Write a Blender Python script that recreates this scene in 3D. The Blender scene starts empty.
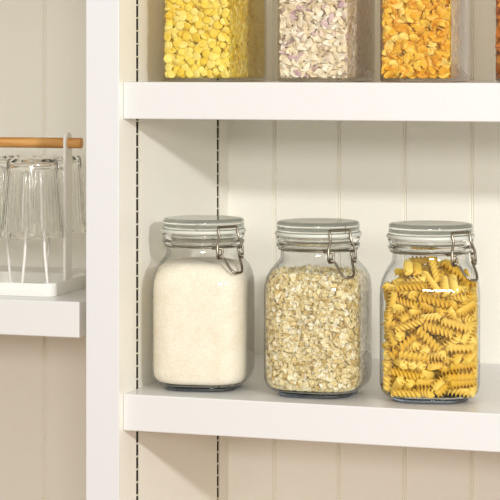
import bpy, bmesh, math, random
from mathutils import Vector, Matrix, Euler, Quaternion

sc = bpy.context.scene
COL = sc.collection
PI = math.pi
rnd = random.Random(11)

# ------------------------------------------------------------------ camera
FPX = 2093.0                      # focal length in pixels of a 500 px wide picture
YAW = math.radians(18.25)
HOR = 66.0                        # picture row of the horizon
RIGHT = Vector((math.cos(YAW), math.sin(YAW), 0))
FWD = Vector((-math.sin(YAW), math.cos(YAW), 0))
UP = Vector((0, 0, 1))
Z0 = 2.392
CAM = -(FWD * Z0 + RIGHT * ((123 - 250) / FPX * Z0) - UP * ((394 - HOR) / FPX * Z0))
cam_data = bpy.data.cameras.new('camera')
cam = bpy.data.objects.new('camera', cam_data)
COL.objects.link(cam)
cam.location = CAM
cam.rotation_euler = (PI / 2, 0, YAW)
cam_data.sensor_width = 36
cam_data.lens = FPX / 500 * 36
cam_data.shift_y = -(250 - HOR) / 500
cam_data.clip_start = 0.01
sc.camera = cam

# ------------------------------------------------------------------ tuned numbers
P_PAINT, P_SHELF, P_PANEL = (225, 226, 228), (227, 227, 227), (247, 244, 233)
C_GR = [(235, 222, 198), (247, 237, 217), (252, 246, 232)]
C_OAT = [(202, 172, 106), (232, 212, 156), (245, 232, 188), (252, 246, 222)]
C_PAS = [(226, 184, 60), (238, 202, 84), (246, 216, 110)]
C_DI = [(240, 206, 60), (249, 224, 94), (252, 236, 138)]
C_SH = [(192, 160, 170), (226, 202, 200), (238, 222, 186), (246, 236, 212), (252, 247, 232)]
C_CO = [(230, 158, 36), (245, 190, 54), (252, 210, 84), (254, 228, 130)]
C_BR = [(140, 74, 20), (190, 112, 36), (226, 158, 70)]
GROOVE_L = -.2625
LAMP_P, LAMP_SIZE, LAMP_W, LAMP_C = (2.10, -2.10, .92), (.14, .10), 52, (.985, .99, 1)
FILL_P, FILL_W, FILL_C = (1.4, -3.8, .82), 56, (1, .99, .97)
WORLD_C, WORLD_S, EXPO = (1, .945, .835, 1), .90, -.27
# settled positions of the spiral pasta in its jar (0.1 mm; quaternion x1000)
PASTA = [
    (-242, -434, 47, 553, 343, -619, -440), (-172, 1, 47, 138, -139, -693, -694), (-443, 213, 47, 420, -364, 606, 569), (-74, -360, 47, 126, 383, -595, -696),
    (19, -146, 47, 594, 696, -126, -383), (129, 350, 47, 81, -343, 618, -703), (274, -333, 47, 545, 676, 208, 451), (359, -10, 47, 690, 579, -406, -153),
    (310, 347, 47, 670, 532, 466, 226), (-333, -335, 112, 684, 475, -169, 527), (-361, -88, 47, 399, 145, 692, 583), (-361, 43, 47, 692, -583, 400, -146),
    (83, -215, 47, 696, 594, -383, -126), (30, 124, 47, 621, 75, -703, 339), (-337, 312, 47, 359, -425, -565, -609), (237, -231, 117, 824, -170, -537, 66),
    (447, -199, 47, 575, 601, 373, -412), (210, 137, 47, 688, 573, -415, -164), (-237, -333, 104, 362, -741, 417, 384), (-333, 258, 141, 137, 392, -589, -694),
    (-8, -372, 139, 725, 534, -397, -177), (-2, -10, 89, 114, 279, 512, 805), (352, -367, 141, 577, 691, -157, -407), (358, 235, 131, 96, 786, -327, 516),
    (-363, 155, 141, 587, -139, -693, -394), (-74, -234, 141, 659, 488, -511, 256), (-125, 148, 141, 641, -706, 31, -298), (175, 305, 141, 264, -7, 707, 656),
    (196, -379, 112, 389, 855, -135, -314), (337, 132, 141, 504, 655, 266, 496), (218, 25, 96, 614, 539, -168, -552), (-334, -226, 160, 530, 321, -669, -410),
    (-272, 330, 141, 694, 589, 392, 136), (-19, -334, 231, 307, -483, -582, -578), (-65, 58, 142, 253, -523, -467, -666), (-32, 358, 141, 400, 593, -385, -583),
    (322, -396, 236, 239, 472, 524, 668), (335, -31, 159, 254, 601, -114, -749), (390, 339, 152, 797, 525, 141, 262), (-441, -312, 211, 470, 36, -34, 881),
    (-324, 396, 270, 545, 188, 576, 580), (-105, -322, 279, 448, 356, -362, 736), (-11, 47, 235, 525, 304, -629, -486), (-223, 355, 235, 261, -537, -730, -333),
    (7, -68, 222, 237, 750, -4, 617), (274, 68, 191, 499, 557, 302, 591), (-12, 456, 141, 393, 588, -393, -588), (-258, -429, 263, 587, 474, 585, 297),
    (-7, 124, 294, 571, 175, 791, 136), (139, -355, 187, 556, 742, -363, -90), (196, 1, 279, 25, -112, -720, -685), (250, 209, 236, 164, 763, 34, 625),
    (-200, -306, 304, 15, -200, 810, 551), (-373, -224, 252, 111, -337, 570, -741), (-255, -91, 224, 224, 718, 84, 654), (23, -151, 332, 156, 330, 645, 672),
    (152, 155, 351, 1, 127, 667, 734), (261, -329, 279, 405, 660, 14, -633), (348, -145, 246, 825, 316, -456, -102), (254, 429, 236, 677, 236, 691, 93),
    (-456, -107, 330, 374, -411, -614, -560), (-237, 373, 362, 457, 782, -261, -334), (351, -364, 330, 155, -412, -577, 688), (-56, -94, 322, 683, 626, -358, -116),
    (455, -157, 316, 184, -65, 349, 916), (271, -111, 346, 158, -122, 893, 403), (360, 165, 311, 651, -117, -624, -416), (-267, -182, 355, 232, 345, -714, -563),
    (-283, -32, 319, 587, -148, -689, -399), (106, -343, 354, 624, 697, -158, -315), (-141, -61, 377, 279, -217, -845, -402), (74, 249, 347, 660, 553, 198, -469),
    (269, -293, 368, 763, 518, -381, -67), (362, 33, 317, 564, 731, 280, 265), (285, 348, 379, 74, -920, -165, 348), (-316, -332, 370, 640, 735, 47, 222),
    (-325, -41, 414, 451, 144, -702, -532), (-346, 232, 403, 350, 235, -807, -413), (78, -227, 357, 161, 283, 578, 748), (-7, -127, 432, 590, -433, -613, -297),
    (185, 449, 380, 490, 417, -691, -329), (424, -270, 446, 73, -218, -594, -771), (332, 16, 420, 811, 92, 574, 67), (398, 318, 314, 671, 671, 314, 26),
    (-156, -451, 445, 549, 440, 603, 375), (-448, 194, 485, 385, -389, 632, 548), (53, -367, 447, 579, 648, 77, 489), (-49, 88, 425, 207, -647, 187, 709),
    (456, 42, 556, 725, 407, -272, 484), (311, -319, 449, 298, -93, 636, 706), (257, -71, 442, 475, 332, -642, -502), (447, 200, 397, 116, -149, 659, 728),
    (-156, -245, 485, 605, 767, 133, 165), (-282, 75, 488, 525, 773, 297, 198), (-303, 314, 436, 574, -291, -758, -112), (202, -360, 592, 374, 136, -853, -337),
    (-67, 111, 590, 700, 105, -428, -562), (-69, 375, 417, 335, 770, 36, -542), (322, -394, 533, 411, 307, 648, 562), (243, 72, 486, 253, 693, -152, -658),
    (119, -170, 468, 245, 131, -673, -686), (-206, -349, 501, 142, 312, -790, -508), (-448, -189, 432, 625, 548, 392, -394), (-154, 79, 533, 591, -550, 430, 404),
    (-7, -335, 536, 551, -375, 584, 464), (-337, -133, 572, 847, 393, -359, 0), (-219, 372, 475, 583, 582, 164, 542), (209, -145, 529, 13, -257, 674, -693),
    (418, -160, 565, 442, -450, -672, -389), (-413, -93, 518, 241, -21, 741, 626), (-48, 214, 515, 33, 819, -525, -228), (-446, 202, 580, 733, 651, -157, 122),
    (-201, 447, 534, 318, 653, 488, 484), (-78, -223, 549, 784, 613, -20, -94), (238, 253, 461, 316, 643, 285, 637), (95, 371, 453, 588, 308, -722, 194),
    (321, -173, 567, 755, 620, -15, 213), (273, 181, 570, 322, -723, 150, 592), (195, 159, 452, 581, 257, 740, 223), (-300, -350, 547, 706, 93, 416, 566),
    (-343, 26, 602, 686, 114, -671, 257), (-317, 282, 531, 759, 502, 397, -118), (-127, -159, 655, 599, 457, 629, 192), (-44, -90, 619, 535, 228, 812, -54),
    (-195, -402, 631, 108, -699, -545, 450), (384, 352, 575, 8, 305, -395, -867), (225, 442, 568, 807, 126, -505, -280), (-332, -257, 564, 186, 446, 451, 750),
    (-341, -72, 646, 620, -242, 743, 69), (-318, 268, 645, 453, 464, -414, -639), (-5, -456, 640, 374, 181, 906, 75), (111, -82, 635, 337, -356, -823, -287),
    (-134, 355, 596, 223, 635, 234, 702), (201, -54, 633, 701, 647, 300, -26), (248, 78, 583, 417, 642, -75, 638), (317, 266, 559, 623, 639, 189, 410),
    (-132, 454, 610, 572, 131, 803, 97), (-84, 456, 694, 799, -114, -569, 158), (-113, -258, 678, 561, 474, 662, 153), (-99, 24, 608, 91, 300, -205, -927),
    (8, 305, 687, 301, 264, 623, 672), (218, -272, 625, 739, 452, 213, 453), (308, 93, 675, 250, 436, -551, -667), (306, 321, 655, 624, 573, 461, 264),
    (-420, -310, 677, 364, 901, -122, 203), (-258, 185, 692, 323, -299, -747, 498), (-280, 364, 677, 589, -285, -741, 152), (101, -456, 751, 583, 157, 789, 116),
    (456, 30, 768, 591, 783, -156, 118), (27, 197, 731, 735, -354, 571, 90), (339, -198, 698, 575, -66, 801, 151), (246, 242, 659, 513, -691, -242, 448),
    (270, 421, 737, 453, 410, -511, -605), (-309, -319, 670, 703, 703, 89, -69), (-335, 17, 709, 355, 502, -580, -534), (-358, 214, 735, 309, 295, 447, 786),
    (-31, -201, 738, 687, 581, 234, -369), (61, 101, 645, 539, 233, -680, 438), (-24, 338, 770, 727, 656, -144, -145), (144, -243, 802, 80, -98, 630, 766),
    (324, 227, 801, 551, 50, -833, -18), (214, 344, 775, 186, 560, -313, -744), (-213, -445, 806, 554, 137, -809, -145), (-390, -131, 764, 529, 680, -150, 484),
    (-243, 178, 798, 334, -580, -150, -728), (65, -233, 745, 35, 32, -744, 666), (22, 67, 738, 58, 616, 358, -699), (161, 178, 824, 671, -127, -634, -362),
    (418, -302, 697, 441, 887, -76, -112), (264, -20, 700, 458, 813, 240, 266), (439, 234, 735, 798, -454, -241, -316), (-305, -342, 776, 376, 554, -389, -632),
    (-242, 48, 807, 388, -716, 152, -560), (-379, 336, 765, 691, 650, -169, -267), (-23, -389, 863, 15, 556, -327, 764), (55, 61, 832, 582, 142, 710, -369),
    (-119, 364, 832, 339, 607, -559, -451), (279, -420, 795, 800, 225, -551, -76), (358, 14, 768, 254, 312, -710, 578), (319, 298, 872, 660, 234, 595, 395),
    (-237, -264, 829, 86, -520, -235, 817), (-320, -189, 857, 589, -306, 746, -45), (-367, 240, 870, 473, -660, 293, 505), (-29, -245, 854, 571, 238, 729, -295),
    (124, 109, 882, 202, 384, -529, -729), (-127, 178, 899, 366, 706, 110, -597), (182, -315, 902, 542, 481, 206, -658), (340, -168, 824, 738, 361, 401, 406),
    (176, 449, 850, 638, -130, 745, -144), (-207, -344, 911, 312, 689, 355, -550), (-410, 113, 924, 837, -299, 321, 329), (-296, 315, 877, 262, -16, -779, -569),
    (16, -358, 958, 796, 521, -238, -197), (-118, -29, 828, 298, -227, -404, -834), (76, 402, 961, 664, -332, 669, -19), (268, -357, 870, 287, -797, -384, -368),
    (216, -120, 882, 178, 158, 868, 435), (220, 366, 901, 434, 451, 490, 607), (-289, -314, 951, 634, 334, -559, 418), (-337, -95, 846, 718, 412, -476, -298),
    (-316, 294, 978, 143, 367, -675, -624), (275, -234, 1095, 830, 423, 103, 350), (-452, 174, 865, 328, 944, 41, -17), (-44, 456, 964, 555, -15, -10, 831),
    (-287, 436, 953, 271, -120, 954, 33), (455, 66, 889, 811, -559, 100, 145), (382, 233, 993, 631, -551, 464, 289), (-412, -361, 1000, 768, 178, -15, 616),
    (-323, -22, 909, 348, 541, 492, 586), (-299, 208, 1081, 533, -229, -688, -436), (-96, -348, 944, 615, 427, -617, 241), (62, -56, 898, 31, 93, 530, 842),
    (-139, 336, 944, 513, -751, 342, 237), (353, -254, 895, 392, 89, -542, -738), (361, 42, 874, 530, 655, 417, -342), (284, 239, 952, 521, -220, 505, 651),
    (-114, -138, 1032, 291, -793, 533, -52), (-288, -112, 934, 674, 410, -472, -393), (-114, 338, 1045, 463, -437, -675, -373), (183, -287, 1037, 626, 536, 543, -160),
    (-21, -9, 882, 496, 865, -26, -78), (4, 219, 991, 728, 543, -400, -121), (108, -100, 1001, 13, 748, 361, -557), (336, 22, 965, 183, 716, -57, 671),
    (220, 240, 1022, 711, 651, -16, 264), (-192, 75, 993, 293, 460, -541, -640), (-207, 335, 1069, 302, -152, -723, -603), (42, -235, 1044, 387, 707, -287, 517),
    (68, 123, 1017, 408, 319, 794, 317), (34, 331, 1071, 391, 407, 513, -647), (395, -324, 966, 37, 272, 555, 785), (336, -76, 945, 466, 345, -604, -547),
    (447, 185, 1055, 597, 762, -179, 176), (-252, -374, 1048, 612, 639, 416, 209), (-323, 395, 1158, 26, 636, 316, -703), (247, -356, 1124, 386, 741, 97, 540),
    (31, -12, 1052, 692, 443, -473, -317), (129, 325, 1095, 440, 758, 388, -285), (345, -307, 1046, 924, 126, 355, 57), (320, -81, 1040, 593, 766, -85, 233),
    (263, 427, 1065, 515, 331, -678, -407), (168, 68, 1236, 451, 45, 879, -148), (-127, 139, 1138, 554, 828, -31, -75), (48, -456, 1074, 121, 770, 153, 608),
    (254, 132, 1148, 2, 817, 236, -527), (337, -145, 1124, 607, -76, -650, -450), (362, 12, 1152, 100, -168, -844, -500), (-196, -305, 1088, 683, -6, -554, -475),
    (78, -62, 1139, 565, 78, 769, -289), (-16, -310, 1078, 333, 270, -781, -455), (70, 55, 1155, 496, 727, 217, 422), (232, 226, 1126, 765, 214, -606, -42),
    (-117, 5, 1211, 367, 428, 658, -500), (401, 307, 1175, 53, -341, 610, 713), (-456, 24, 1099, 863, 465, 93, -172), (-282, -119, 1129, 750, 320, -571, -96),
    (99, 277, 1214, 453, -370, -752, -305), (233, -203, 1190, 242, 721, -273, -590), (-32, 23, 1265, 137, 133, -745, 639), (-6, 265, 1176, 688, 549, -46, 472),
    (343, 52, 1246, 810, 136, -555, 136), (29, 2, 1350, 498, -370, 695, -365), (-140, -338, 1170, 49, 240, 785, -569), (-378, 152, 1088, 371, 13, 734, -569),
    (1, 456, 1206, 159, -572, 114, -797), (-22, -253, 1169, 638, 656, 200, -350), (-209, -38, 1208, 114, -174, 761, 615), (-168, 337, 1193, 474, 591, -584, -290),
    (268, -89, 1275, 176, 845, -79, -499), (-351, -316, 1163, 450, -651, -3, 611), (-317, 99, 1181, 713, 648, -269, -9), (12, -363, 1257, 253, 801, -356, 410),
    (-7, -184, 1328, 270, 628, -507, -525), (59, -129, 1243, 605, -659, -278, -349), (156, -339, 1226, 150, -35, -544, -825), (-177, -336, 1269, 278, 560, -104, 774),
    (-317, -91, 1243, 451, 339, -664, 490), (-180, -449, 1231, 592, -367, 584, -417), (185, 247, 1332, 581, -587, -564, -4), (250, -334, 1238, 544, 825, 150, -35),
    (-233, -90, 1323, 634, -231, 723, 145), (70, -101, 1343, 692, 234, 673, 116), (143, -115, 1437, 719, -201, 665, 3), (263, -186, 1381, 47, -425, -122, 896),
    (-141, -185, 1389, 639, 720, 218, -157), (65, -287, 1408, 731, -137, -287, -604), (-232, -210, 1410, 386, 481, -588, 523), (104, 71, 1392, 474, -479, 710, -207),
    (-75, -21, 1486, 343, -733, -92, 580),
]

# ------------------------------------------------------------------ materials
def new_mat(name):
    m = bpy.data.materials.new(name)
    m.use_nodes = True
    nt = m.node_tree
    nt.nodes.clear()
    out = nt.nodes.new('ShaderNodeOutputMaterial')
    return m, nt, out

def lin(r, g, b):
    f = lambda c: (c / 255 / 12.92) if c / 255 <= 0.04045 else ((c / 255 + 0.055) / 1.055) ** 2.4
    return (f(r), f(g), f(b), 1)

def plain(name, col, rough=0.45, metal=0.0, spec=0.5, bump=0.0, bscale=200, var=0.0, coat=0.0):
    m, nt, out = new_mat(name)
    b = nt.nodes.new('ShaderNodeBsdfPrincipled')
    b.inputs['Base Color'].default_value = col
    b.inputs['Roughness'].default_value = rough
    b.inputs['Metallic'].default_value = metal
    b.inputs['Specular IOR Level'].default_value = spec
    b.inputs['Coat Weight'].default_value = coat
    if bump or var:
        tc = nt.nodes.new('ShaderNodeTexCoord')
        n = nt.nodes.new('ShaderNodeTexNoise')
        n.inputs['Scale'].default_value = bscale
        n.inputs['Detail'].default_value = 3
        nt.links.new(tc.outputs['Object'], n.inputs['Vector'])
        if bump:
            bp = nt.nodes.new('ShaderNodeBump')
            bp.inputs['Strength'].default_value = bump
            bp.inputs['Distance'].default_value = 0.001
            nt.links.new(n.outputs['Fac'], bp.inputs['Height'])
            nt.links.new(bp.outputs['Normal'], b.inputs['Normal'])
        if var:
            mx = nt.nodes.new('ShaderNodeMix')
            mx.data_type = 'RGBA'
            mx.inputs['A'].default_value = col
            mx.inputs['B'].default_value = tuple(c * (1 - var) for c in col[:3]) + (1,)
            nt.links.new(n.outputs['Fac'], mx.inputs['Factor'])
            nt.links.new(mx.outputs['Result'], b.inputs['Base Color'])
    nt.links.new(b.outputs['BSDF'], out.inputs['Surface'])
    return m

def varied(name, stops, source='object', rough=0.5, spec=0.4, sss=0.0, fine=0.0, fscale=300):
    """each piece (object or loose island) takes one colour of its own kind"""
    m, nt, out = new_mat(name)
    b = nt.nodes.new('ShaderNodeBsdfPrincipled')
    b.inputs['Roughness'].default_value = rough
    b.inputs['Specular IOR Level'].default_value = spec
    if source == 'object':
        s = nt.nodes.new('ShaderNodeObjectInfo').outputs['Random']
    else:
        s = nt.nodes.new('ShaderNodeNewGeometry').outputs['Random Per Island']
    r = nt.nodes.new('ShaderNodeValToRGB')
    els = r.color_ramp.elements
    while len(els) < len(stops):
        els.new(0.5)
    for e, (p, c) in zip(els, stops):
        e.position = p
        e.color = c
    nt.links.new(s, r.inputs['Fac'])
    col = r.outputs['Color']
    if fine:
        tc = nt.nodes.new('ShaderNodeTexCoord')
        n = nt.nodes.new('ShaderNodeTexNoise')
        n.inputs['Scale'].default_value = fscale
        nt.links.new(tc.outputs['Object'], n.inputs['Vector'])
        mr = nt.nodes.new('ShaderNodeMapRange')
        mr.inputs['From Min'].default_value = 0.3
        mr.inputs['From Max'].default_value = 0.7
        mr.inputs['To Min'].default_value = 1 - fine
        mr.inputs['To Max'].default_value = 1 + fine * 0.3
        nt.links.new(n.outputs['Fac'], mr.inputs['Value'])
        mx = nt.nodes.new('ShaderNodeMix')
        mx.data_type = 'RGBA'
        mx.blend_type = 'MULTIPLY'
        mx.inputs['Factor'].default_value = 1
        nt.links.new(col, mx.inputs['A'])
        nt.links.new(mr.outputs['Result'], mx.inputs['B'])
        col = mx.outputs['Result']
    nt.links.new(col, b.inputs['Base Color'])
    if sss:
        b.inputs['Subsurface Weight'].default_value = sss
        b.inputs['Subsurface Radius'].default_value = (0.003, 0.002, 0.001)
    nt.links.new(b.outputs['BSDF'], out.inputs['Surface'])
    return m

def clear_glass(name, face=(0.985, 0.99, 0.985, 1), edge=(0.45, 0.48, 0.5, 1), power=3.0, ior=1.5, rough=0.01):
    """thin-walled clear glass or plastic: lets light through, mirrors by Fresnel, darker through its thick edges"""
    m, nt, out = new_mat(name)
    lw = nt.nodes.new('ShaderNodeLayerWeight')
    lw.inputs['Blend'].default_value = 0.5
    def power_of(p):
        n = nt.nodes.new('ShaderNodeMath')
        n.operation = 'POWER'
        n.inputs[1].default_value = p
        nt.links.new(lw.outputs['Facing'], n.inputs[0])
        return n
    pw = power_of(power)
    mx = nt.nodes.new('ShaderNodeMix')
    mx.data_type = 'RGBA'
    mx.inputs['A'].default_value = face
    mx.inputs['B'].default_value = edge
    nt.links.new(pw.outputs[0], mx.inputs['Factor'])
    tr = nt.nodes.new('ShaderNodeBsdfTransparent')
    nt.links.new(mx.outputs['Result'], tr.inputs['Color'])
    gl = nt.nodes.new('ShaderNodeBsdfGlossy')
    gl.inputs['Roughness'].default_value = rough
    gl.inputs['Color'].default_value = (1, 1, 1, 1)
    # Schlick reflectance, the same from both sides of the wall
    f0 = ((ior - 1) / (ior + 1)) ** 2
    fr = nt.nodes.new('ShaderNodeMath')
    fr.operation = 'MULTIPLY_ADD'
    fr.inputs[1].default_value = 1 - f0 if ior > 1.2 else 0.05
    fr.inputs[2].default_value = f0
    nt.links.new(power_of(5.0).outputs[0], fr.inputs[0])
    ms = nt.nodes.new('ShaderNodeMixShader')
    nt.links.new(fr.outputs[0], ms.inputs['Fac'])
    nt.links.new(tr.outputs['BSDF'], ms.inputs[1])
    nt.links.new(gl.outputs['BSDF'], ms.inputs[2])
    nt.links.new(ms.outputs['Shader'], out.inputs['Surface'])
    return m

def solid_glass(name, col, rough=0.02, ior=1.48):
    m, nt, out = new_mat(name)
    g = nt.nodes.new('ShaderNodeBsdfGlass')
    g.inputs['Color'].default_value = col
    g.inputs['Roughness'].default_value = rough
    g.inputs['IOR'].default_value = ior
    nt.links.new(g.outputs['BSDF'], out.inputs['Surface'])
    return m

def wood(name, light, dark, rough=0.45, scale=(6, 60, 60)):
    m, nt, out = new_mat(name)
    b = nt.nodes.new('ShaderNodeBsdfPrincipled')
    b.inputs['Roughness'].default_value = rough
    tc = nt.nodes.new('ShaderNodeTexCoord')
    mp = nt.nodes.new('ShaderNodeMapping')
    mp.inputs['Scale'].default_value = scale
    n = nt.nodes.new('ShaderNodeTexNoise')
    n.inputs['Scale'].default_value = 3
    n.inputs['Detail'].default_value = 5
    n.inputs['Distortion'].default_value = 0.6
    r = nt.nodes.new('ShaderNodeValToRGB')
    r.color_ramp.elements[0].position = 0.35
    r.color_ramp.elements[0].color = dark
    r.color_ramp.elements[1].position = 0.65
    r.color_ramp.elements[1].color = light
    nt.links.new(tc.outputs['Object'], mp.inputs['Vector'])
    nt.links.new(mp.outputs['Vector'], n.inputs['Vector'])
    nt.links.new(n.outputs['Fac'], r.inputs['Fac'])
    nt.links.new(r.outputs['Color'], b.inputs['Base Color'])
    nt.links.new(b.outputs['BSDF'], out.inputs['Surface'])
    return m

M = {}
M['paint'] = plain('white_paint', lin(*P_PAINT), 0.32, spec=0.45, bump=0.05, bscale=60)
M['shelf'] = plain('white_shelf_paint', lin(*P_SHELF), 0.26, spec=0.75, bump=0.04, bscale=60)
M['panel'] = plain('cream_panel_paint', lin(*P_PANEL), 0.34, spec=0.4, bump=0.04, bscale=60)
M['slot_shade'] = plain('slot_shade_metal', lin(8, 7, 6), 0.9, metal=0.0, spec=0.1)  # near-black colour puts the shade of the hollow slots into the channel
M['strip'] = plain('painted_strip', lin(232, 226, 208), 0.4)
M['white_steel'] = plain('white_coated_steel', lin(240, 238, 232), 0.4)
M['oak'] = wood('oiled_wood', lin(214, 160, 92), lin(186, 126, 62), 0.4)
M['floor'] = wood('oak_floor', lin(160, 112, 66), lin(132, 86, 46), 0.5, (30, 4, 4))
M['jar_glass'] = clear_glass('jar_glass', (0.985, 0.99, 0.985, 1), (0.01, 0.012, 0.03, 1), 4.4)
M['jar_glass_inner'] = clear_glass('jar_glass_inner', (0.99, 0.992, 0.99, 1), (0.7, 0.72, 0.75, 1), 8.0, 1.08)
M['thick_glass'] = solid_glass('thick_glass', (0.66, 0.70, 0.76, 1))
M['neck_glass'] = solid_glass('neck_glass', (0.985, 0.99, 0.985, 1))
M['lid_glass'] = solid_glass('lid_glass', (0.965, 0.975, 0.965, 1), 0.04)
M['tumbler_glass'] = solid_glass('tumbler_glass', (1, 1, 0.995, 1), 0.0, 1.38)
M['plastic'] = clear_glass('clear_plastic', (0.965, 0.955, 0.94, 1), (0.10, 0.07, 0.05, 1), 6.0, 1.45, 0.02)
M['plastic_inner'] = clear_glass('clear_plastic_inner', (0.985, 0.98, 0.97, 1), (0.8, 0.78, 0.74, 1), 8.0, 1.05, 0.02)
M['gasket'] = plain('pale_rubber', lin(214, 217, 208), 0.4)
M['steel'] = plain('wire_steel', lin(150, 141, 126), 0.28, metal=1.0)
M['lid_white'] = plain('white_plastic', lin(235, 233, 228), 0.4)

# ------------------------------------------------------------------ mesh helpers
def mesh_obj(name, bm, mat, parent=None, smooth=False, loc=None):
    me = bpy.data.meshes.new(name)
    bmesh.ops.recalc_face_normals(bm, faces=bm.faces[:])
    bm.to_mesh(me)
    bm.free()
    if mat:
        me.materials.append(mat)
    if smooth:
        for p in me.polygons:
            p.use_smooth = True
    o = bpy.data.objects.new(name, me)
    COL.objects.link(o)
    if parent:
        o.parent = parent
    if loc:
        o.location = loc
    return o

def sharp(o, deg=40):
    me = o.data
    for p in me.polygons:
        p.use_smooth = True
    me.set_sharp_from_angle(angle=math.radians(deg))

def empty(name, loc=(0, 0, 0), rz=0):
    o = bpy.data.objects.new(name, None)
    o.empty_display_size = 0.02
    o.location = loc
    o.rotation_euler = (0, 0, rz)
    COL.objects.link(o)
    return o

def tag(o, label, cat, group=None, kind=None):
    o['label'] = label
    o['category'] = cat
    if group:
        o['group'] = group
    if kind:
        o['kind'] = kind
    return o

def struct(o):
    o['kind'] = 'structure'
    return o

def copy_tree(o, parent=None):
    c = o.copy()
    COL.objects.link(c)
    c.parent = parent
    for ch in list(o.children):
        copy_tree(ch, c)
    return c

def box(bm, x0, x1, y0, y1, z0, z1, bev=0.0, seg=2):
    v = [bm.verts.new(p) for p in ((x0, y0, z0), (x1, y0, z0), (x1, y1, z0), (x0, y1, z0),
                                   (x0, y0, z1), (x1, y0, z1), (x1, y1, z1), (x0, y1, z1))]
    fs = [bm.faces.new([v[i] for i in f]) for f in ((0, 3, 2, 1), (4, 5, 6, 7), (0, 1, 5, 4), (1, 2, 6, 5), (2, 3, 7, 6), (3, 0, 4, 7))]
    if bev:
        es = list({e for f in fs for e in f.edges})
        bmesh.ops.bevel(bm, geom=es, offset=bev, segments=seg, profile=0.5, affect='EDGES')

def ring_sq(hx, hy, r, n):
    pts = []
    for k, (sx, sy) in enumerate(((1, 1), (-1, 1), (-1, -1), (1, -1))):
        for i in range(n + 1):
            a = k * PI / 2 + i * PI / 2 / n
            pts.append((sx * (hx - r) + r * math.cos(a), sy * (hy - r) + r * math.sin(a)))
    return pts

def loft(bm, rings, close0=True, close1=True):
    """rings: lists of Vectors of one length"""
    rows = [[bm.verts.new(p) for p in r] for r in rings]
    n = len(rows[0])
    for a, b in zip(rows, rows[1:]):
        for i in range(n):
            bm.faces.new((a[i], a[(i + 1) % n], b[(i + 1) % n], b[i]))
    if close0:
        bm.faces.new(rows[0][::-1])
    if close1:
        bm.faces.new(rows[-1])
    return rows

def sq_profile(bm, prof, n=12, close0=True, close1=True):
    loft(bm, [[Vector((x, y, z)) for x, y in ring_sq(h, h, r, n)] for h, r, z in prof], close0, close1)

def lathe(bm, prof, n=48, close0=True, close1=True, flute=None):
    rings = []
    for r, z in prof:
        rg = []
        for i in range(n):
            a = 2 * PI * i / n
            rr = r + (flute(a, z, r) if flute else 0)
            rg.append(Vector((rr * math.cos(a), rr * math.sin(a), z)))
        rings.append(rg)
    loft(bm, rings, close0, close1)

def smooth_path(pts, n=6, closed=False):
    """Catmull-Rom through the points"""
    pts = [Vector(p) for p in pts]
    out = []
    m = len(pts)
    for i in range(m if closed else m - 1):
        if closed:
            p0, p1, p2, p3 = pts[(i - 1) % m], pts[i], pts[(i + 1) % m], pts[(i + 2) % m]
        else:
            p0, p1, p2, p3 = pts[max(i - 1, 0)], pts[i], pts[i + 1], pts[min(i + 2, m - 1)]
        for k in range(n):
            t = k / n
            out.append(0.5 * ((2 * p1) + (p2 - p0) * t + (2 * p0 - 5 * p1 + 4 * p2 - p3) * t * t + (-p0 + 3 * p1 - 3 * p2 + p3) * t ** 3))
    if not closed:
        out.append(pts[-1])
    return out

def round_corners(pts, r, n=5, closed=False):
    """polyline with its corners rounded off"""
    pts = [Vector(p) for p in pts]
    out = []
    m = len(pts)
    for i, p in enumerate(pts):
        if not closed and i in (0, m - 1):
            out.append(p)
            continue
        a, b = pts[(i - 1) % m], pts[(i + 1) % m]
        da, db = (a - p), (b - p)
        ra = min(r, da.length * 0.45)
        rb = min(r, db.length * 0.45)
        s, e = p + da.normalized() * ra, p + db.normalized() * rb
        for k in range(n + 1):
            t = k / n
            out.append((1 - t) ** 2 * s + 2 * t * (1 - t) * p + t * t * e)
    return out

def tube(bm, path, r, n=8, closed=False):
    path = [Vector(p) for p in path]
    m = len(path)
    tang = []
    for i in range(m):
        if closed:
            t = path[(i + 1) % m] - path[(i - 1) % m]
        else:
            t = path[min(i + 1, m - 1)] - path[max(i - 1, 0)]
        tang.append(t.normalized())
    nrm = tang[0].orthogonal().normalized()
    rows = []
    for i in range(m):
        if i:
            q = tang[i - 1].rotation_difference(tang[i])
            nrm = (q @ nrm)
            nrm = (nrm - tang[i] * nrm.dot(tang[i])).normalized()
        bn = tang[i].cross(nrm)
        rows.append([bm.verts.new(path[i] + r * (math.cos(2 * PI * k / n) * nrm + math.sin(2 * PI * k / n) * bn)) for k in range(n)])
    for i in range(m if closed else m - 1):
        a, b = rows[i], rows[(i + 1) % m]
        for k in range(n):
            bm.faces.new((a[k], a[(k + 1) % n], b[(k + 1) % n], b[k]))
    if not closed:
        bm.faces.new(rows[0][::-1])
        bm.faces.new(rows[-1])

# ------------------------------------------------------------------ the setting
DEP = 0.373          # shelf depth
XR = 1.05            # right end of the right bay
XL = -0.95           # left end of the left bay
PW = 0.0395          # thickness of the upright between the bays
ZB, ZT = -0.47, 0.80

def groove_wall(name, x0, x1, grooves):
    bm = bmesh.new()
    prof = [(x0, DEP)]
    for g in sorted(grooves):
        prof += [(g - 0.0028, DEP), (g - 0.0014, DEP + 0.0024), (g - 0.0002, DEP + 0.0004), (g + 0.0002, DEP + 0.0004), (g + 0.0014, DEP + 0.0024), (g + 0.0028, DEP)]
    prof.append((x1, DEP))
    prof += [(x1, DEP + 0.02), (x0, DEP + 0.02)]
    loft(bm, [[Vector((x, y, ZB)) for x, y in prof], [Vector((x, y, ZT)) for x, y in prof]])
    return struct(mesh_obj(name, bm, M['panel']))

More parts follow.
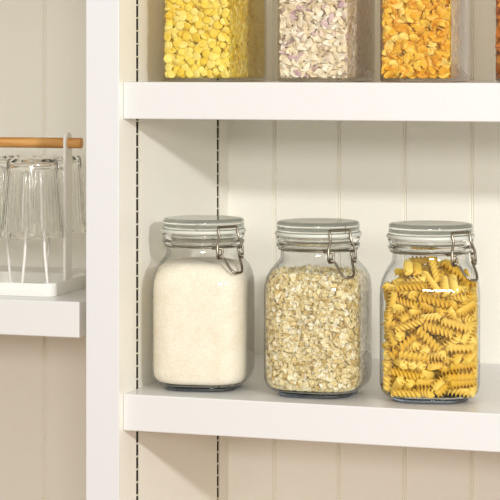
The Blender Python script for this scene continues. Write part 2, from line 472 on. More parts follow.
g0, gs = 0.0632, 0.0872
groove_wall('wall_back', 0.0, XR, [g0 + gs * i for i in range(12) if g0 + gs * i < XR - 0.01])
groove_wall('wall_left_back', XL, -PW, [GROOVE_L - 0.0872 * i for i in range(10)])

# the upright panel between the bays, with two channels for the slotted strips
bm = bmesh.new()
SLOTS = (0.045, 0.331)
SW = 0.0052
box(bm, -PW, -0.013, -0.012, DEP + 0.02, ZB, ZT)
edges = [-0.012]
for s in SLOTS:
    edges += [s - SW, s + SW]
edges.append(DEP)
for a, b in zip(edges[::2], edges[1::2]):
    box(bm, -0.0131, 0.0, a, b, ZB, ZT)
struct(mesh_obj('wall_partition', bm, M['panel']))
# painted post on the front edge of that panel
bm = bmesh.new()
box(bm, -PW - 0.0005, 0.0005, -0.0140, -0.0119, ZB, ZT, 0.0008)
struct(mesh_obj('trim_1', bm, M['paint']))
bm = bmesh.new()
box(bm, XR, XR + PW, -0.018, DEP + 0.02, ZB, ZT)
struct(mesh_obj('wall_right', bm, M['panel']))
bm = bmesh.new()
box(bm, XL - PW, XL, -0.018, DEP + 0.02, ZB, ZT)
struct(mesh_obj('wall_left', bm, M['panel']))
bm = bmesh.new()
box(bm, XL - PW, XR + PW, -0.018, DEP + 0.02, ZT, ZT + 0.04)
struct(mesh_obj('ceiling', bm, M['shelf']))
bm = bmesh.new()
box(bm, XL - PW, XR + PW, -0.03, DEP + 0.02, ZB - 0.04, ZB)
struct(mesh_obj('trim_2', bm, M['floor']))
bm = bmesh.new()
box(bm, XL - 1.2, XR + 1.2, -3.6, DEP + 0.02, -1.12, -1.10)
struct(mesh_obj('floor', bm, M['floor']))
bm = bmesh.new()
box(bm, XL, -PW - 0.004, 0.0, DEP - 0.002, 0.55, 0.59, 0.001)
struct(mesh_obj('trim_3', bm, M['shelf']))

# slotted strips let into the panel
def shelf_standard(y, label):
    t = empty('shelf_standard', (0, y, ZB))
    hgt = ZT - ZB
    bm = bmesh.new()
    box(bm, -0.0125, -0.0115, -SW + 0.0002, SW - 0.0002, 0, hgt)
    mesh_obj('channel_back', bm, M['slot_shade'], t)
    bm = bmesh.new()
    box(bm, -0.0115, -0.0008, -SW + 0.0002, -SW + 0.0008, 0, hgt)
    box(bm, -0.0115, -0.0008, SW - 0.0008, SW - 0.0002, 0, hgt)
    mesh_obj('channel_side', bm, M['slot_shade'], t)
    bm = bmesh.new()
    sw = 0.0044
    box(bm, -0.0010, 0.0003, -SW + 0.0002, -sw, 0, hgt)
    box(bm, -0.0010, 0.0003, sw, SW - 0.0002, 0, hgt)
    z = 0.0
    while z < hgt:
        box(bm, -0.0010, 0.0003, -sw, sw, z, min(z + 0.0015, hgt))
        z += 0.0150
    mesh_obj('slotted_face', bm, M['strip'], t)
    tag(t, label, 'shelf support strip', 'slotted strips in the white side panel')
shelf_standard(SLOTS[0], 'slotted metal strip let into white side panel near the front post')
shelf_standard(SLOTS[1], 'slotted metal strip let into white side panel near the back corner')

def shelf(x0, x1, z0, z1, label, fr=0.0):
    bm = bmesh.new()
    box(bm, x0, x1, fr, DEP - 0.0005, z0, z1, 0.0012, 2)
    o = mesh_obj('shelf_board', bm, M['shelf'])
    tag(o, label, 'shelf', 'thick white shelf boards')
Z1 = 0.3566
shelf(0.0002, XR - 0.001, -0.0417, 0.0, 'thick white shelf board carrying the three glass jars')
shelf(0.0002, XR - 0.001, 0.3145, Z1, 'thick white shelf board carrying the clear cereal containers')
ZL = 0.1032
shelf(XL + 0.001, -0.054, 0.0617, ZL, 'thick white shelf board left of the post carrying the glass rack')

# ------------------------------------------------------------------ clip-top jars
def make_jar(loc, rz, label):
    t = empty('glass_jar', loc, rz)
    tag(t, label, 'jar', 'clip top jars on the middle shelf')
    bm = bmesh.new()
    outer = [(.0415, .0290, .0045), (.0440, .0295, .0052), (.0500, .0300, .0068), (.0541, .0300, .0120), (.0559, .0300, .0205), (.0559, .0300, .1165),
             (.0555, .0303, .1260), (.0540, .0315, .1345), (.0511, .0345, .1425), (.0478, .0385, .1482), (.0449, .0424, .1525), (.0433, .0433, .1565),
             (.0430, .0430, .1638)]
    inner = [(.0400, .0400, .1638), (.0403, .0403, .1560), (.0420, .0405, .1512), (.0460, .0370, .1465),
             (.0495, .0332, .1410), (.0525, .0304, .1332), (.0541, .0291, .1255), (.0545, .0287, .1165), (.0545, .0287, .0220), (.0530, .0288, .0140), (.0493, .0285, .0092), (.0430, .0280, .0072)]
    sq_profile(bm, outer + inner, 12)
    bm.faces.ensure_lookup_table()
    nn = 4 * 13
    for i, f in enumerate(bm.faces):
        f.material_index = 1 if i >= nn * len(outer) and i != len(bm.faces) - 2 else 0
    o = mesh_obj('body', bm, M['jar_glass'], t)
    o.data.materials.append(M['jar_glass_inner'])
    sharp(o, 50)
    bm = bmesh.new()
    rp = [(.0400, .1640), (.0430, .1640), (.0445, .1672), (.0472, .1680), (.0481, .1690), (.0481, .1714), (.0472, .1726), (.0464, .1740), (.0472, .1755), (.0482, .1768), (.0482, .1800), (.0474, .1810), (.0415, .1810), (.0400, .1802), (.0400, .1640)]
    lathe(bm, rp, 64, False, False)
    bmesh.ops.remove_doubles(bm, verts=bm.verts[:], dist=1e-6)
    sharp(mesh_obj('neck_ring', bm, M['neck_glass'], t), 50)
    bm = bmesh.new()
    sq_profile(bm, [(.0400, .0285, .0), (.0420, .0290, .0006), (.0428, .0290, .0022), (.0425, .0290, .0040), (.0410, .0285, .0044)], 12)
    sharp(mesh_obj('foot', bm, M['thick_glass'], t), 50)
    bm = bmesh.new()
    lathe(bm, [(.0400, .1812), (.0492, .1812), (.0499, .1822), (.0499, .1838), (.0490, .1850), (.0400, .1850)], 56)
    sharp(mesh_obj('gasket', bm, M['gasket'], t), 50)
    bm = bmesh.new()
    lathe(bm, [(.0370, .1800), (.0385, .1800), (.0390, .1850), (.0468, .1852), (.0476, .1862), (.0478, .1885), (.0474, .1905), (.0475, .1930), (.0474, .1950), (.0464, .1966), (.0440, .1974), (.0380, .1975), (.0200, .1970)], 56)
    sharp(mesh_obj('lid', bm, M['lid_glass'], t), 50)
    # wire round the neck
    bm = bmesh.new()
    tube(bm, [(0.0453 * math.cos(2 * PI * k / 48), 0.0453 * math.sin(2 * PI * k / 48), .1658) for k in range(48)], .0008, 8, True)
    mesh_obj('neck_wire', bm, M['steel'], t, True)
    # wire clasp over one corner of the body
    a = math.radians(-45)
    er, et = Vector((math.cos(a), math.sin(a), 0)), Vector((-math.sin(a), math.cos(a), 0))
    P = lambda r, s, z: er * r + et * s + UP * z
    bm = bmesh.new()
    path = round_corners([P(.0530, -.0165, .1550), P(.0545, -.0180, .1575), P(.0535, -.0175, .1690), P(.0515, -.0130, .1785), P(.0492, -.0135, .1885), P(.0478, -.0125, .1895),
                          P(.0478, .0125, .1895), P(.0492, .0135, .1885), P(.0515, .0130, .1785), P(.0535, .0175, .1690), P(.0545, .0180, .1575), P(.0530, .0165, .1550)], .004, 4)
    tube(bm, path, .0015, 8)
    mesh_obj('bail', bm, M['steel'], t, True)
    bm = bmesh.new()
    path = round_corners([P(.0462, -.0190, .1655), P(.0530, -.0150, .1660), P(.0548, -.0105, .1648), P(.0560, -.0135, .1560), P(.0575, -.0110, .1545), P(.0655, -.0090, .1440), P(.0700, -.0052, .1385),
                          P(.0700, .0052, .1385), P(.0655, .0090, .1440), P(.0575, .0110, .1545), P(.0560, .0135, .1560), P(.0548, .0105, .1648), P(.0530, .0150, .1660), P(.0462, .0190, .1655)], .003, 4)
    tube(bm, path, .0015, 8)
    mesh_obj('lever', bm, M['steel'], t, True)
    for s in (-1, 1):
        bm = bmesh.new()
        coil = []
        for k in range(26):
            b = 2 * PI * k / 9
            coil.append(P(.0550 + .0024 * math.cos(b), s * (.0125 + .0048 * k / 25), .1562 + .0024 * math.sin(b)))
        tube(bm, coil, .0009, 6)
        mesh_obj('coil', bm, M['steel'], t, True)
    return t

J1, J2, J3 = ((.0688, .081, .0002), math.radians(9)), ((.2098, .077, .0002), math.radians(1)), ((.3408, .081, .0002), math.radians(11))
make_jar(*J1, 'clip top glass jar of fine cream grains, leftmost of the three jars')
make_jar(*J2, 'clip top glass jar of rolled oats, between the grain jar and the pasta jar')
make_jar(*J3, 'clip top glass jar packed with spiral pasta, rightmost of the three jars')

# fine grains in the first jar
grain = varied('cream_grain', [(0, lin(*C_GR[0])), (0.5, lin(*C_GR[1])), (1, lin(*C_GR[2]))], 'island', 0.7, 0.2)
def grain_material():
    m, nt, out = new_mat('cream_grains')
    b = nt.nodes.new('ShaderNodeBsdfPrincipled')
    b.inputs['Roughness'].default_value = 0.75
    b.inputs['Specular IOR Level'].default_value = 0.2
    tc = nt.nodes.new('ShaderNodeTexCoord')
    v = nt.nodes.new('ShaderNodeTexVoronoi')
    v.inputs['Scale'].default_value = 750
    n = nt.nodes.new('ShaderNodeTexNoise')
    n.inputs['Scale'].default_value = 60
    n.inputs['Detail'].default_value = 4
    nt.links.new(tc.outputs['Object'], v.inputs['Vector'])
    nt.links.new(tc.outputs['Object'], n.inputs['Vector'])
    r = nt.nodes.new('ShaderNodeValToRGB')
    r.color_ramp.elements[0].color = lin(*C_GR[0])
    r.color_ramp.elements[1].color = lin(*C_GR[2])
    sep = nt.nodes.new('ShaderNodeSeparateColor')
    nt.links.new(v.outputs['Color'], sep.inputs['Color'])
    ad = nt.nodes.new('ShaderNodeMath')
    ad.operation = 'MULTIPLY_ADD'
    ad.inputs[1].default_value = 0.6
    nt.links.new(sep.outputs['Red'], ad.inputs[0])
    sb = nt.nodes.new('ShaderNodeMath')
    sb.operation = 'MULTIPLY_ADD'
    sb.inputs[1].default_value = 0.9
    sb.inputs[2].default_value = -0.25
    nt.links.new(n.outputs['Fac'], sb.inputs[0])
    nt.links.new(sb.outputs[0], ad.inputs[2])
    nt.links.new(ad.outputs[0], r.inputs['Fac'])
    nt.links.new(r.outputs['Color'], b.inputs['Base Color'])
    bp = nt.nodes.new('ShaderNodeBump')
    bp.inputs['Strength'].default_value = 0.5
    bp.inputs['Distance'].default_value = 0.0006
    nt.links.new(v.outputs['Distance'], bp.inputs['Height'])
    bp.invert = True
    nt.links.new(bp.outputs['Normal'], b.inputs['Normal'])
    nt.links.new(b.outputs['BSDF'], out.inputs['Surface'])
    return m
bm = bmesh.new()
sq_profile(bm, [(.0425, .0275, .0078), (.0488, .0282, .0098), (.0526, .0284, .0145), (.0541, .0284, .0222), (.0541, .0284, .1165), (.0537, .0288, .1255), (.0520, .0300, .1332),
                (.0489, .0325, .1407), (.0450, .0360, .1455), (.0330, .0290, .1480), (.0120, .0110, .1485)], 12)
o = mesh_obj('grain', bm, grain_material(), None, True)
o.location, o.rotation_euler = J1[0], (0, 0, J1[1])
tag(o, 'fine cream white grains filling the leftmost clip top jar', 'grain', kind='stuff')

# ------------------------------------------------------------------ flat pieces (oats, discs, flakes)
def add_flake(bm, mtx, rx, ry, th, bend=0.0, n=8, wob=0.0, seed=0, dome=0.0, crease=0.0):
    r = random.Random(seed)
    ph = [r.uniform(0, 2 * PI) for _ in range(3)]
    fx = lambda x, y: bend * (x * x - 0.6 * y * y) / max(rx, ry) + dome * (1 - (x * x / rx / rx + y * y / ry / ry)) - crease * max(0, 1 - abs(y) / (0.35 * ry))
    def pt(k, f, s):
        a = 2 * PI * k / n
        w = 1 + wob * (0.6 * math.sin(2 * a + ph[0]) + 0.5 * math.sin(3 * a + ph[1]) + 0.35 * math.sin(5 * a + ph[2]))
        x, y = rx * w * f * math.cos(a), ry * w * f * math.sin(a)
        return mtx @ Vector((x, y, fx(x, y) + s * th * 0.5))
    ring = lambda f, s: [bm.verts.new(pt(k, f, s)) for k in range(n)]
    ct, cb = bm.verts.new(mtx @ Vector((0, 0, fx(0, 0) + th * .5))), bm.verts.new(mtx @ Vector((0, 0, fx(0, 0) - th * .5)))
    t1, t2, b2, b1 = ring(.55, 1), ring(.93, .75), ring(.93, -.75), ring(.55, -1)
    e = ring(1.0, 0)
    for k in range(n):
        j = (k + 1) % n
        bm.faces.new((ct, t1[k], t1[j]))
        bm.faces.new((t1[k], t2[k], t2[j], t1[j]))
        bm.faces.new((t2[k], e[k], e[j], t2[j]))
        bm.faces.new((e[k], b2[k], b2[j], e[j]))
        bm.faces.new((b2[k], b1[k], b1[j], b2[j]))
        bm.faces.new((b1[k], cb, b1[j]))

def add_small(bm, mtx, rx, ry, th, bend, seed):
    """a small flake of few faces, for contents too fine to count"""
    r = random.Random(seed)
    n = 7
    w = [r.uniform(.85, 1.1) for _ in range(n)]
    f = lambda x, y: bend * (x * x) / rx
    top = [bm.verts.new(mtx @ Vector((rx * w[k] * .85 * math.cos(2 * PI * k / n), ry * w[k] * .85 * math.sin(2 * PI * k / n), f(rx * math.cos(2 * PI * k / n), 0) + th))) for k in range(n)]
    mid = [bm.verts.new(mtx @ Vector((rx * w[k] * math.cos(2 * PI * k / n), ry * w[k] * math.sin(2 * PI * k / n), f(rx * math.cos(2 * PI * k / n), 0)))) for k in range(n)]
    ct, cb = bm.verts.new(mtx @ Vector((0, 0, th * .8))), bm.verts.new(mtx @ Vector((0, 0, -th)))
    for k in range(n):
        j = (k + 1) % n
        bm.faces.new((ct, top[k], top[j]))
        bm.faces.new((top[k], mid[k], mid[j], top[j]))
        bm.faces.new((mid[k], cb, mid[j]))

def facing(n, tilt, r):
    """rotation that turns +Z to the direction n, tilted at random"""
    q = Vector((0, 0, 1)).rotation_difference(Vector(n))
    tq = Euler((r.gauss(0, tilt), r.gauss(0, tilt), 0)).to_quaternion()
    sq = Euler((0, 0, r.uniform(0, 2 * PI))).to_quaternion()
    return q @ tq @ sq

def darts(x0, x1, z0, z1, d, r, tries=30):
    pts, grid = [], {}
    fails = 0
    target = int((x1 - x0) * (z1 - z0) / d / d * tries)
    for _ in range(target):
        p = (r.uniform(x0, x1), r.uniform(z0, z1))
        k = (int(p[0] // d), int(p[1] // d))
        if all((p[0] - q[0]) ** 2 + (p[1] - q[1]) ** 2 > d * d for i in (-1, 0, 1) for j in (-1, 0, 1) for q in grid.get((k[0] + i, k[1] + j), ())):
            pts.append(p)
            grid.setdefault(k, []).append(p)
    return pts

# rolled oats
def oats():
    r = random.Random(3)
    bm = bmesh.new()
    H, RR = .0524, .0275
    sq_profile(bm, [(.0440, .0260, .0085), (.0485, .0265, .0140), (H - .0040, RR, .022), (H - .0040, RR, .115), (.0490, .028, .127), (.0440, .032, .134), (.03, .026, .1375), (.01, .009, .1385)], 8)
    peri = 4 * (2 * (H - RR)) + 2 * PI * RR
    def on_wall(s, h, rr):
        L, A = 2 * (h - rr), PI / 2 * rr
        sc_ = (4 * L + 4 * A) / peri
        s = s * sc_
        for k in range(4):
            a0 = k * PI / 2
            n, tg = Vector((math.cos(a0), math.sin(a0), 0)), Vector((-math.sin(a0), math.cos(a0), 0))
            if s < L:
                return n * h + tg * (s - L / 2), n
            s -= L
            if s < A:
                b = a0 + s / rr
                c = n * (h - rr) + tg * (h - rr)
                nn = Vector((math.cos(b), math.sin(b), 0))
                return c + nn * rr, nn
            s -= A
        return n * h, n
    sd = 0
    for dh, dist in ((-.0014, .0040), (-.0003, .0048), (.0007, .0060)):
        for s, z in darts(0, peri, .0100, .1385, dist, r):
            h = H
            rr = RR
            if z < .020:
                h -= .0046 * ((.020 - z) / .010) ** 2
            if z > .115:
                u = (z - .115) / .0245
                h -= .0050 * u ** 2
                rr += .006 * u ** 2
            p, n = on_wall(s, h + dh, rr)
            n = (n + UP * (0.5 * max(0, (z - .118) / .02) - .6 * max(0, (.018 - z) / .01))).normalized()
            sz = r.uniform(.75, 1.2)
            m = Matrix.Translation(p + UP * z) @ facing(n, .70, r).to_matrix().to_4x4()
            sd += 1
            add_small(bm, m, .0045 * sz, .0030 * sz, .00042, r.uniform(-.35, .45), sd)
    for x, y in darts(-.042, .042, -.042, .042, .0038, r):
        if max(abs(x), abs(y)) < .040 and math.hypot(x, y) < .047:
            m = Matrix.Translation((x, y, .1395 - .004 * (math.hypot(x, y) / .04) ** 2)) @ facing((0, 0, 1), .45, r).to_matrix().to_4x4()
            sd += 1
            add_small(bm, m, .0035, .0027, .00045, .2, sd)
    # keep every flake inside the glass
    lim = [(.0072, .0430, .0280), (.0092, .0493, .0285), (.0140, .0530, .0288), (.0220, .0545, .0287), (.1165, .0545, .0287), (.1255, .0541, .0291), (.1332, .0525, .0304), (.1410, .0495, .0332), (.1465, .0460, .0370), (.1512, .0420, .0405), (.2, .04, .04)]
    for v in bm.verts:
        v.co.z = max(v.co.z, .0080)
        for a, b in zip(lim, lim[1:]):
            if a[0] <= v.co.z <= b[0]:
                u = (v.co.z - a[0]) / (b[0] - a[0])
                hh, rr = a[1] + u * (b[1] - a[1]) - .0005, a[2] + u * (b[2] - a[2])
                dx, dy = abs(v.co.x) - (hh - rr), abs(v.co.y) - (hh - rr)
                if dx > 0 and dy > 0:
                    d = math.hypot(dx, dy)
                    if d > rr:
                        dx, dy = dx * rr / d, dy * rr / d
                dx, dy = min(dx, rr), min(dy, rr)
                v.co.x = math.copysign(dx + hh - rr, v.co.x)
                v.co.y = math.copysign(dy + hh - rr, v.co.y)
                break
    o = mesh_obj('rolled_oats', bm, varied('oat_flake', [(0, lin(*C_OAT[0])), (.25, lin(*C_OAT[1])), (.7, lin(*C_OAT[2])), (1, lin(*C_OAT[3]))], 'island', .65, .25, fine=.3, fscale=420))
    o.location, o.rotation_euler = J2[0], (0, 0, J2[1])
    tag(o, 'pale rolled oat flakes filling the middle clip top jar', 'oats', kind='stuff')
oats()

# spiral pasta
def fusilli_mesh(turns, ln, ph):
    bm = bmesh.new()
    rings = []
    N = 44
    for i in range(N + 1):
        u = i / N
        z = (u - .5) * ln
        tw = ph + turns * 2 * PI * u
        ring = []
        for k in range(3):
            for da, rr in ((-1.0, .0019), (-.30, .0037), (-.17, .0052), (0.0, .0055), (.17, .0052), (.30, .0037)):
                a = tw + k * 2 * PI / 3 + da * (1.047 if da == -1.0 else 1)
                rr_ = rr * (1 if 0 < i < N else .93)
                ring.append(Vector((rr_ * math.cos(a), rr_ * math.sin(a), z)))
        rings.append(ring)
    loft(bm, rings)
    return bm
pasta_mat = varied('golden_pasta', [(0, lin(*C_PAS[0])), (.5, lin(*C_PAS[1])), (1, lin(*C_PAS[2]))], 'object', .45, .35, sss=.0)
protos = []
for tn, ln, ph in ((2.15, .033, 0), (-2.15, .034, 1), (2.35, .0335, 2)):
    o = mesh_obj('pasta_spiral', fusilli_mesh(tn, ln, ph), pasta_mat)
    sharp(o, 55)
    protos.append(o)
JM = Matrix.Translation(J3[0]) @ Matrix.Rotation(J3[1], 4, 'Z')
used = [False] * 3
for i, v in enumerate(PASTA):
    k = (i * 7 + i // 5) % 3
    if used[k]:
        o = protos[k].copy()
        COL.objects.link(o)
    else:
        o = protos[k]
        used[k] = True
    x, y, z, qw, qx, qy, qz = [c / 10000 for c in v[:3]] + [c / 1000 for c in v[3:]]
    o.rotation_mode = 'QUATERNION'
    mt = JM @ Matrix.Translation((x * 1.045, y * 1.045, z + .0080)) @ Quaternion((qw, qx, qy, qz)).normalized().to_matrix().to_4x4()
    o.location = mt.translation
    o.rotation_quaternion = mt.to_quaternion()
    tag(o, 'golden spiral pasta piece inside the rightmost clip top jar', 'pasta', 'spiral pasta in the jar')

# ------------------------------------------------------------------ clear containers on the upper shelf
def at(px, Y):
    """X of the point that stands at picture column px on the plane y = Y"""
    d = FWD + RIGHT * ((px - 250) / FPX)
    return CAM.x + d.x * (Y - CAM.y) / d.y

CY, CD, CH = .036, .146, .235
def container(px, w, rz, label):
    t = empty('storage_container', (at(px, CY), CY, Z1 + .0002), rz)
    tag(t, label, 'container', 'clear containers on the upper shelf')
    bm = bmesh.new()
    def rg(i, z, r):
        return [Vector((x + w / 2, y + CD / 2, z)) for x, y in ring_sq(w / 2 - i, CD / 2 - i, r, 5)]
    loft(bm, [rg(.0030, 0, .0035), rg(.0008, .0006, .0045), rg(0, .0025, .005), rg(0, CH, .005), rg(.0012, CH, .0040), rg(.0012, .0034, .0040), rg(.0030, .0024, .003)])
    bm.faces.ensure_lookup_table()
    for f in bm.faces:
        c = f.calc_center_median()
        f.material_index = 1 if (.0007 < c.x < w - .0007 and .0007 < c.y < CD - .0007 and c.z > .0022) else 0
    o = mesh_obj('body', bm, M['plastic'], t)
    o.data.materials.append(M['plastic_inner'])
    sharp(o, 50)
    bm = bmesh.new()
    loft(bm, [rg(.0022, CH - .012, .003), rg(.0022, CH + .0004, .003), rg(-.0015, CH + .0004, .006), rg(-.0015, CH + .012, .006), rg(.0005, CH + .014, .006)])
    sharp(mesh_obj('lid', bm, M['lid_white'], t), 50)
    return t

def fill(t, w, mats, shapes, name, label, cat, group, dist, depths, tilt, small, stuff_label, seed, xlim=None, top=.102):
    r = random.Random(seed)
    mt = Matrix.Translation(t.location) @ Matrix.Rotation(t.rotation_euler[2], 4, 'Z')
    first = []
    for s in shapes:
        bm = bmesh.new()
        add_flake(bm, Matrix.Identity(4), **s)
        o = mesh_obj(name, bm, mats, None, True)
        first.append([o, False])
    count = 0
    x1 = xlim or (w - .0054)
    for dy, ds in zip(depths, dist):
        for x, z in darts(.0054, x1, .0068, top, ds, r):
            f = first[r.randrange(len(first))]
            if f[1]:
                o = f[0].copy()
                COL.objects.link(o)
            else:
                o = f[0]
                f[1] = True
            o.rotation_mode = 'QUATERNION'
            rot = facing((0, -1, 0), tilt, r).to_matrix()
            sc_ = r.uniform(.85, 1.12)
            ext = [rot @ (v.co * sc_) for v in o.data.vertices]
            y = .0018 + dy + r.uniform(-.0006, .0006)
            # keep the piece inside the walls
            x += max(0, .0016 - x - min(e.x for e in ext)) - max(0, x + max(e.x for e in ext) - w + .0016)
            y += max(0, .0016 - y - min(e.y for e in ext))
            z += max(0, .0040 - z - min(e.z for e in ext))
            m = mt @ Matrix.Translation((x, y, z)) @ rot.to_4x4()
            o.location = m.translation
            o.rotation_quaternion = m.to_quaternion()
            o.scale = (sc_, sc_, sc_)
            tag(o, label, cat, group)
            count += 1
    # the rest of the fill, packed behind
    bm = bmesh.new()
    yb = depths[-1] + .006
    box(bm, .0030, w - .0030, yb, CD - .0024, .0042, .165, .002)
    sd = seed * 1000
    rx, ry, th, bend = small
    for side in (0, 1):
        for y, z in darts(yb - .004, CD - .004, .009, .160, rx * 1.15, r) + darts(yb - .006, CD - .004, .009, .160, rx * 1.35, r):
            sd += 1
            n = (1, 0, 0) if side else (-1, 0, 0)
            xx = w - .0030 + r.uniform(-.0008, .0008) if side else .0040
            m = Matrix.Translation((xx, y, z)) @ facing(n, .5, r).to_matrix().to_4x4()
            sz = r.uniform(.8, 1.15)
            add_small(bm, m, rx * sz, ry * sz, th, bend * r.uniform(-1, 1), sd)
    for x, z in darts(.008, w - .008, .010, .160, rx * 1.2, r):
        sd += 1
        m = Matrix.Translation((x, yb, z)) @ facing((0, -1, 0), .5, r).to_matrix().to_4x4()
        add_small(bm, m, rx, ry, th, bend, sd)
    for x, z in darts(.008, w - .008, top + .004, .163, rx * 1.2, r) + darts(.008, w - .008, top + .004, .163, rx * 1.4, r):
        sd += 1
        m = Matrix.Translation((x, yb - .003 + r.uniform(-.003, .003), z)) @ facing((0, -1, 0), .4, r).to_matrix().to_4x4()
        add_small(bm, m, rx, ry, th, bend, sd)
    for v in bm.verts:
        v.co.x = min(max(v.co.x, .0018), w - .0018)
        v.co.y = min(max(v.co.y, .0018), CD - .0018)
        v.co.z = max(v.co.z, .0042)
        cx, cy_ = v.co.x - w / 2, v.co.y - CD / 2
        dx, dy = abs(cx) - (w / 2 - .0052), abs(cy_) - (CD / 2 - .0052)
        if dx > 0 and dy > 0 and math.hypot(dx, dy) > .0028:
            q = .0028 / math.hypot(dx, dy)
            v.co.x = w / 2 + math.copysign(w / 2 - .0052 + dx * q, cx)
            v.co.y = CD / 2 + math.copysign(CD / 2 - .0052 + dy * q, cy_)
    st = mats.copy()
    for nd in st.node_tree.nodes:
        if nd.type == 'VALTORGB':
            ramp = nd
    geo = st.node_tree.nodes.new('ShaderNodeNewGeometry')
    st.node_tree.links.new(geo.outputs['Random Per Island'], ramp.inputs['Fac'])
    o = mesh_obj('packed_' + name, bm, st)
    o.location = t.location
    o.rotation_euler = t.rotation_euler
    tag(o, stuff_label, cat, kind='stuff')
    return count

W1, W2, W3, W4 = .0823, .0823, .0800, .0820
c1 = container(161.2, W1, 0.0, 'clear container of round yellow discs, leftmost on the upper shelf')
c2 = container(276.4, W2, math.radians(2), 'clear container of pale cream and pink shards on the upper shelf')
c3 = container(379.4, W3, math.radians(3.3), 'clear container of golden corn flakes on the upper shelf')
c4 = container(493.0, W4, math.radians(3.3), 'clear container of brown cereal cut by the right edge')

disc = varied('yellow_disc', [(0, lin(*C_DI[0])), (.4, lin(*C_DI[1])), (1, lin(*C_DI[2]))], 'object', .5, .35, fine=.12, fscale=400)
n1 = fill(c1, W1, disc, [dict(rx=.0054, ry=.0052, th=.0018, n=16, wob=.03, seed=1, dome=.0005), dict(rx=.0058, ry=.0055, th=.0018, n=16, wob=.04, seed=2, dome=.0004), dict(rx=.0046, ry=.0043, th=.0018, n=16, wob=.04, seed=3, dome=.0006)],
          'cereal_disc', 'round pale yellow cereal disc inside the leftmost upper container', 'cereal', 'yellow discs in the leftmost container',
          (.0077, .0072, .0072), (.0026, .0048, .0074), .34, (.0046, .0043, .0009, .1), 'yellow cereal discs packed in the back of the leftmost upper container', 21)
shard = varied('cream_shard', [(0, lin(*C_SH[0])), (.05, lin(*C_SH[1])), (.14, lin(*C_SH[2])), (.7, lin(*C_SH[3])), (1, lin(*C_SH[4]))], 'object', .55, .3, fine=.15, fscale=350)
n2 = fill(c2, W2, shard, [dict(rx=.0070, ry=.0034, th=.0007, n=14, wob=.2, seed=4, bend=.5), dict(rx=.0060, ry=.0042, th=.0007, n=14, wob=.24, seed=5, bend=.35), dict(rx=.0082, ry=.0030, th=.0007, n=14, wob=.18, seed=6, bend=-.4), dict(rx=.0048, ry=.0034, th=.0007, n=14, wob=.24, seed=7, bend=.5)],
          'cereal_shard', 'thin cream or pinkish shard inside the second upper container', 'cereal', 'cream shards in the second container',
          (.0069, .0066, .0066), (.0028, .0048, .0072), .5, (.0052, .0034, .0005, .4), 'cream and pink shards packed in the back of the second upper container', 22)
corn = varied('corn_flake', [(0, lin(*C_CO[0])), (.3, lin(*C_CO[1])), (.7, lin(*C_CO[2])), (1, lin(*C_CO[3]))], 'object', .45, .4, fine=.25, fscale=260)
n3 = fill(c3, W3, corn, [dict(rx=.0082, ry=.0062, th=.0011, n=18, wob=.14, seed=8, bend=.45, dome=.001), dict(rx=.0070, ry=.0060, th=.0011, n=18, wob=.18, seed=9, bend=-.5), dict(rx=.0092, ry=.0050, th=.0011, n=18, wob=.16, seed=10, bend=.6), dict(rx=.0058, ry=.0050, th=.0012, n=18, wob=.12, seed=12, bend=.5, dome=.001)],
          'corn_flake', 'golden corn flake inside the third upper container', 'cereal', 'corn flakes in the third container',
          (.0082, .0076, .0076), (.0034, .0060, .0090), .5, (.0062, .0046, .0006, .4), 'golden corn flakes packed in the back of the third upper container', 23)
bran = varied('brown_flake', [(0, lin(*C_BR[0])), (.5, lin(*C_BR[1])), (1, lin(*C_BR[2]))], 'object', .5, .35, fine=.25, fscale=260)
n4 = fill(c4, W4, bran, [dict(rx=.0075, ry=.0058, th=.0011, n=18, wob=.14, seed=13, bend=.45), dict(rx=.0062, ry=.0054, th=.0011, n=18, wob=.18, seed=14, bend=-.5)],
          'bran_flake', 'brown cereal flake inside the container at the right edge', 'cereal', 'brown flakes in the container at the right edge',
          (.0085, .0085, .0085), (.0034, .0064, .0094), .5, (.0062, .0046, .0006, .4), 'brown cereal flakes packed in the back of the container at the right edge', 24, xlim=.0165)
print('pieces', n1, n2, n3, n4, len(PASTA))

# ------------------------------------------------------------------ rack of tumblers left of the post
RZ = math.radians(2)
TX1, TY0 = -.1030, .0350
TW, TD = .262, .126
rack = empty('glass_rack', (TX1, TY0, ZL + .0002), RZ)
tag(rack, 'white wire glass rack with wooden handle on left shelf', 'glass rack')
bm = bmesh.new()
def trg(i, z, r):
    return [Vector((x - TW / 2, y + TD / 2, z)) for x, y in ring_sq(TW / 2 - i, TD / 2 - i, r, 6)]
loft(bm, [trg(.0006, 0, .012), trg(0, .0008, .0125), trg(0, .0150, .0125), trg(.0008, .0156, .0118), trg(.0016, .0150, .011), trg(.0016, .0020, .011)])
sharp(mesh_obj('tray', bm, M['white_steel'], rack), 40)
UYC = .0625
BAR_Z = .1788
for ux in (-.0050, -TW + .0085):
    bm = bmesh.new()
    prof = [(UYC - .0112, .0022), (UYC + .0112, .0022)]
    for k in range(0, 13):
        a = PI * k / 12
        prof.append((UYC + .0112 * math.cos(a), BAR_Z + .0015 + .0112 * math.sin(a)))
    loft(bm, [[Vector((ux - .0015, y, z)) for y, z in prof], [Vector((ux + .0015, y, z)) for y, z in prof]])
    mesh_obj('upright', bm, M['white_steel'], rack)
bm = bmesh.new()
tube(bm, [(-TW - .008, UYC, BAR_Z), (-TW - .0068, UYC, BAR_Z), (.0115, UYC, BAR_Z), (.0127, UYC, BAR_Z)], .0064, 20)
sharp(mesh_obj('wooden_handle', bm, M['oak'], rack), 40)
GX = [-.0350, -.1150]
GY = [.0240, .1010]
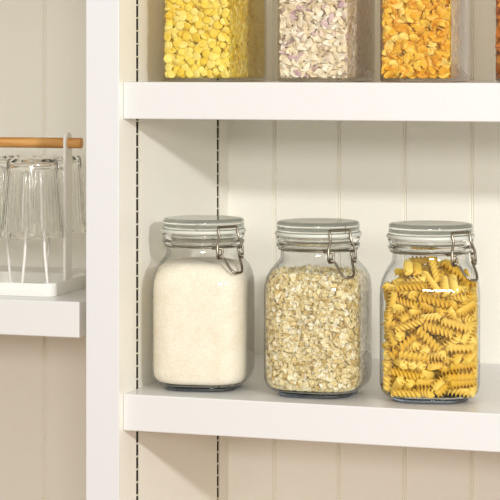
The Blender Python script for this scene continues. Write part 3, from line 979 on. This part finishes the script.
for gy in GY:
    pts = []
    for gx in (GX[0] + .003, GX[1] + .003, GX[1] - .077):
        pts += [(gx + .0170, gy, .0034), (gx + .0125, gy, .0500), (gx + .0105, gy, .1480), (gx - .0105, gy, .1480), (gx - .0125, gy, .0500), (gx - .0170, gy, .0034)]
    pts = [(-.0120, gy, .0034)] + pts
    bm = bmesh.new()
    tube(bm, round_corners(pts, .006, 4), .0018, 8)
    mesh_obj('wire_holder', bm, M['white_steel'], rack, True)

def tumbler(loc, label):
    t = empty('tumbler', loc, rnd.uniform(0, 1))
    tag(t, label, 'glass', 'ribbed tumblers upside down on the rack')
    Hh = .0940
    nf = 40
    def fl(a, z, r=None):
        u = 0 if r is not None and r < rad(z) - .001 else max(0.0, min(1.0, (z - .006) / .006)) * max(0.0, min(1.0, (.081 - z) / .004))
        return .0007 * abs(math.cos(a * nf / 2)) * u
    R0, R1 = .0375, .0300
    rad = lambda z: R0 + (R1 - R0) * z / Hh
    prof = [(rad(0) - .0016, 0.0), (rad(0) - .0002, .0003)] + [(rad(z), z) for z in (.001, .004, .006, .009, .012, .03, .05, .07, .077, .081, .085, .090)] + [(R1 - .0015, .0935), (R1 - .004, Hh), (.004, Hh - .0008)]
    bm = bmesh.new()
    lathe(bm, prof + [(.004, Hh - .0050), (R1 - .0055, Hh - .0050), (R1 - .0028, Hh - .0080)] + [(rad(z) - .0018, z) for z in (.078, .06, .04, .02, .003)], nf * 6, False, False, fl)
    # close the ring of the open lathe into one shell
    o = mesh_obj('glass', bm, M['tumbler_glass'], t)
    me = o.data
    b2 = bmesh.new()
    b2.from_mesh(me)
    es = [e for e in b2.edges if e.is_boundary]
    bmesh.ops.bridge_loops(b2, edges=es)
    b2.to_mesh(me)
    b2.free()
    sharp(o, 60)
    return t
RM = Matrix.Translation(rack.location) @ Matrix.Rotation(RZ, 4, 'Z')
for gx, gy, lb in ((GX[0], GY[0], 'ribbed clear tumbler upside down at the front right of the rack'),
                   (GX[0], GY[1], 'ribbed clear tumbler behind the white upright of the rack'),
                   (GX[1], GY[0], 'ribbed clear tumbler at the front, cut by the left picture edge'),
                   (GX[1], GY[1], 'ribbed clear tumbler in the back row, cut by the left picture edge')):
    tumbler(RM @ Vector((gx, gy, .0680)), lb)

# ------------------------------------------------------------------ light
la = bpy.data.lights.new('near_lamp', 'AREA')  # small near lamp at front right, placed from the shelf shadow slopes
la.shape = 'RECTANGLE'
la.size, la.size_y = LAMP_SIZE
la.energy = LAMP_W
la.color = LAMP_C
lo = bpy.data.objects.new('near_lamp', la)
COL.objects.link(lo)
lo.location = LAMP_P
lo.rotation_euler = (Vector((.15, .1, .15)) - Vector(LAMP_P)).to_track_quat('-Z', 'Y').to_euler()
lb = bpy.data.lights.new('fill_lamp', 'AREA')  # added fill lamp behind the camera, brightens the bays from the front
lb.shape = 'RECTANGLE'
lb.size, lb.size_y = 1.1, 0.35
lb.energy = FILL_W
lb.color = FILL_C
lo = bpy.data.objects.new('fill_lamp', lb)
COL.objects.link(lo)
lo.location = FILL_P
lo.rotation_euler = (Vector((.25, .1, .15)) - Vector(FILL_P)).to_track_quat('-Z', 'Y').to_euler()
w = bpy.data.worlds.new('room_light')
sc.world = w
w.use_nodes = True
bg = w.node_tree.nodes['Background']
bg.inputs['Color'].default_value = WORLD_C
bg.inputs['Strength'].default_value = WORLD_S

vs = sc.view_settings
vs.view_transform = 'Standard'
vs.look = 'None'
vs.exposure = EXPO
vs.gamma = 1
vs.use_curve_mapping = False
cy = sc.cycles
cy.max_bounces = 16
cy.transparent_max_bounces = 40
cy.transmission_bounces = 12
cy.glossy_bounces = 6
cy.diffuse_bounces = 6
cy.sample_clamp_indirect = 6
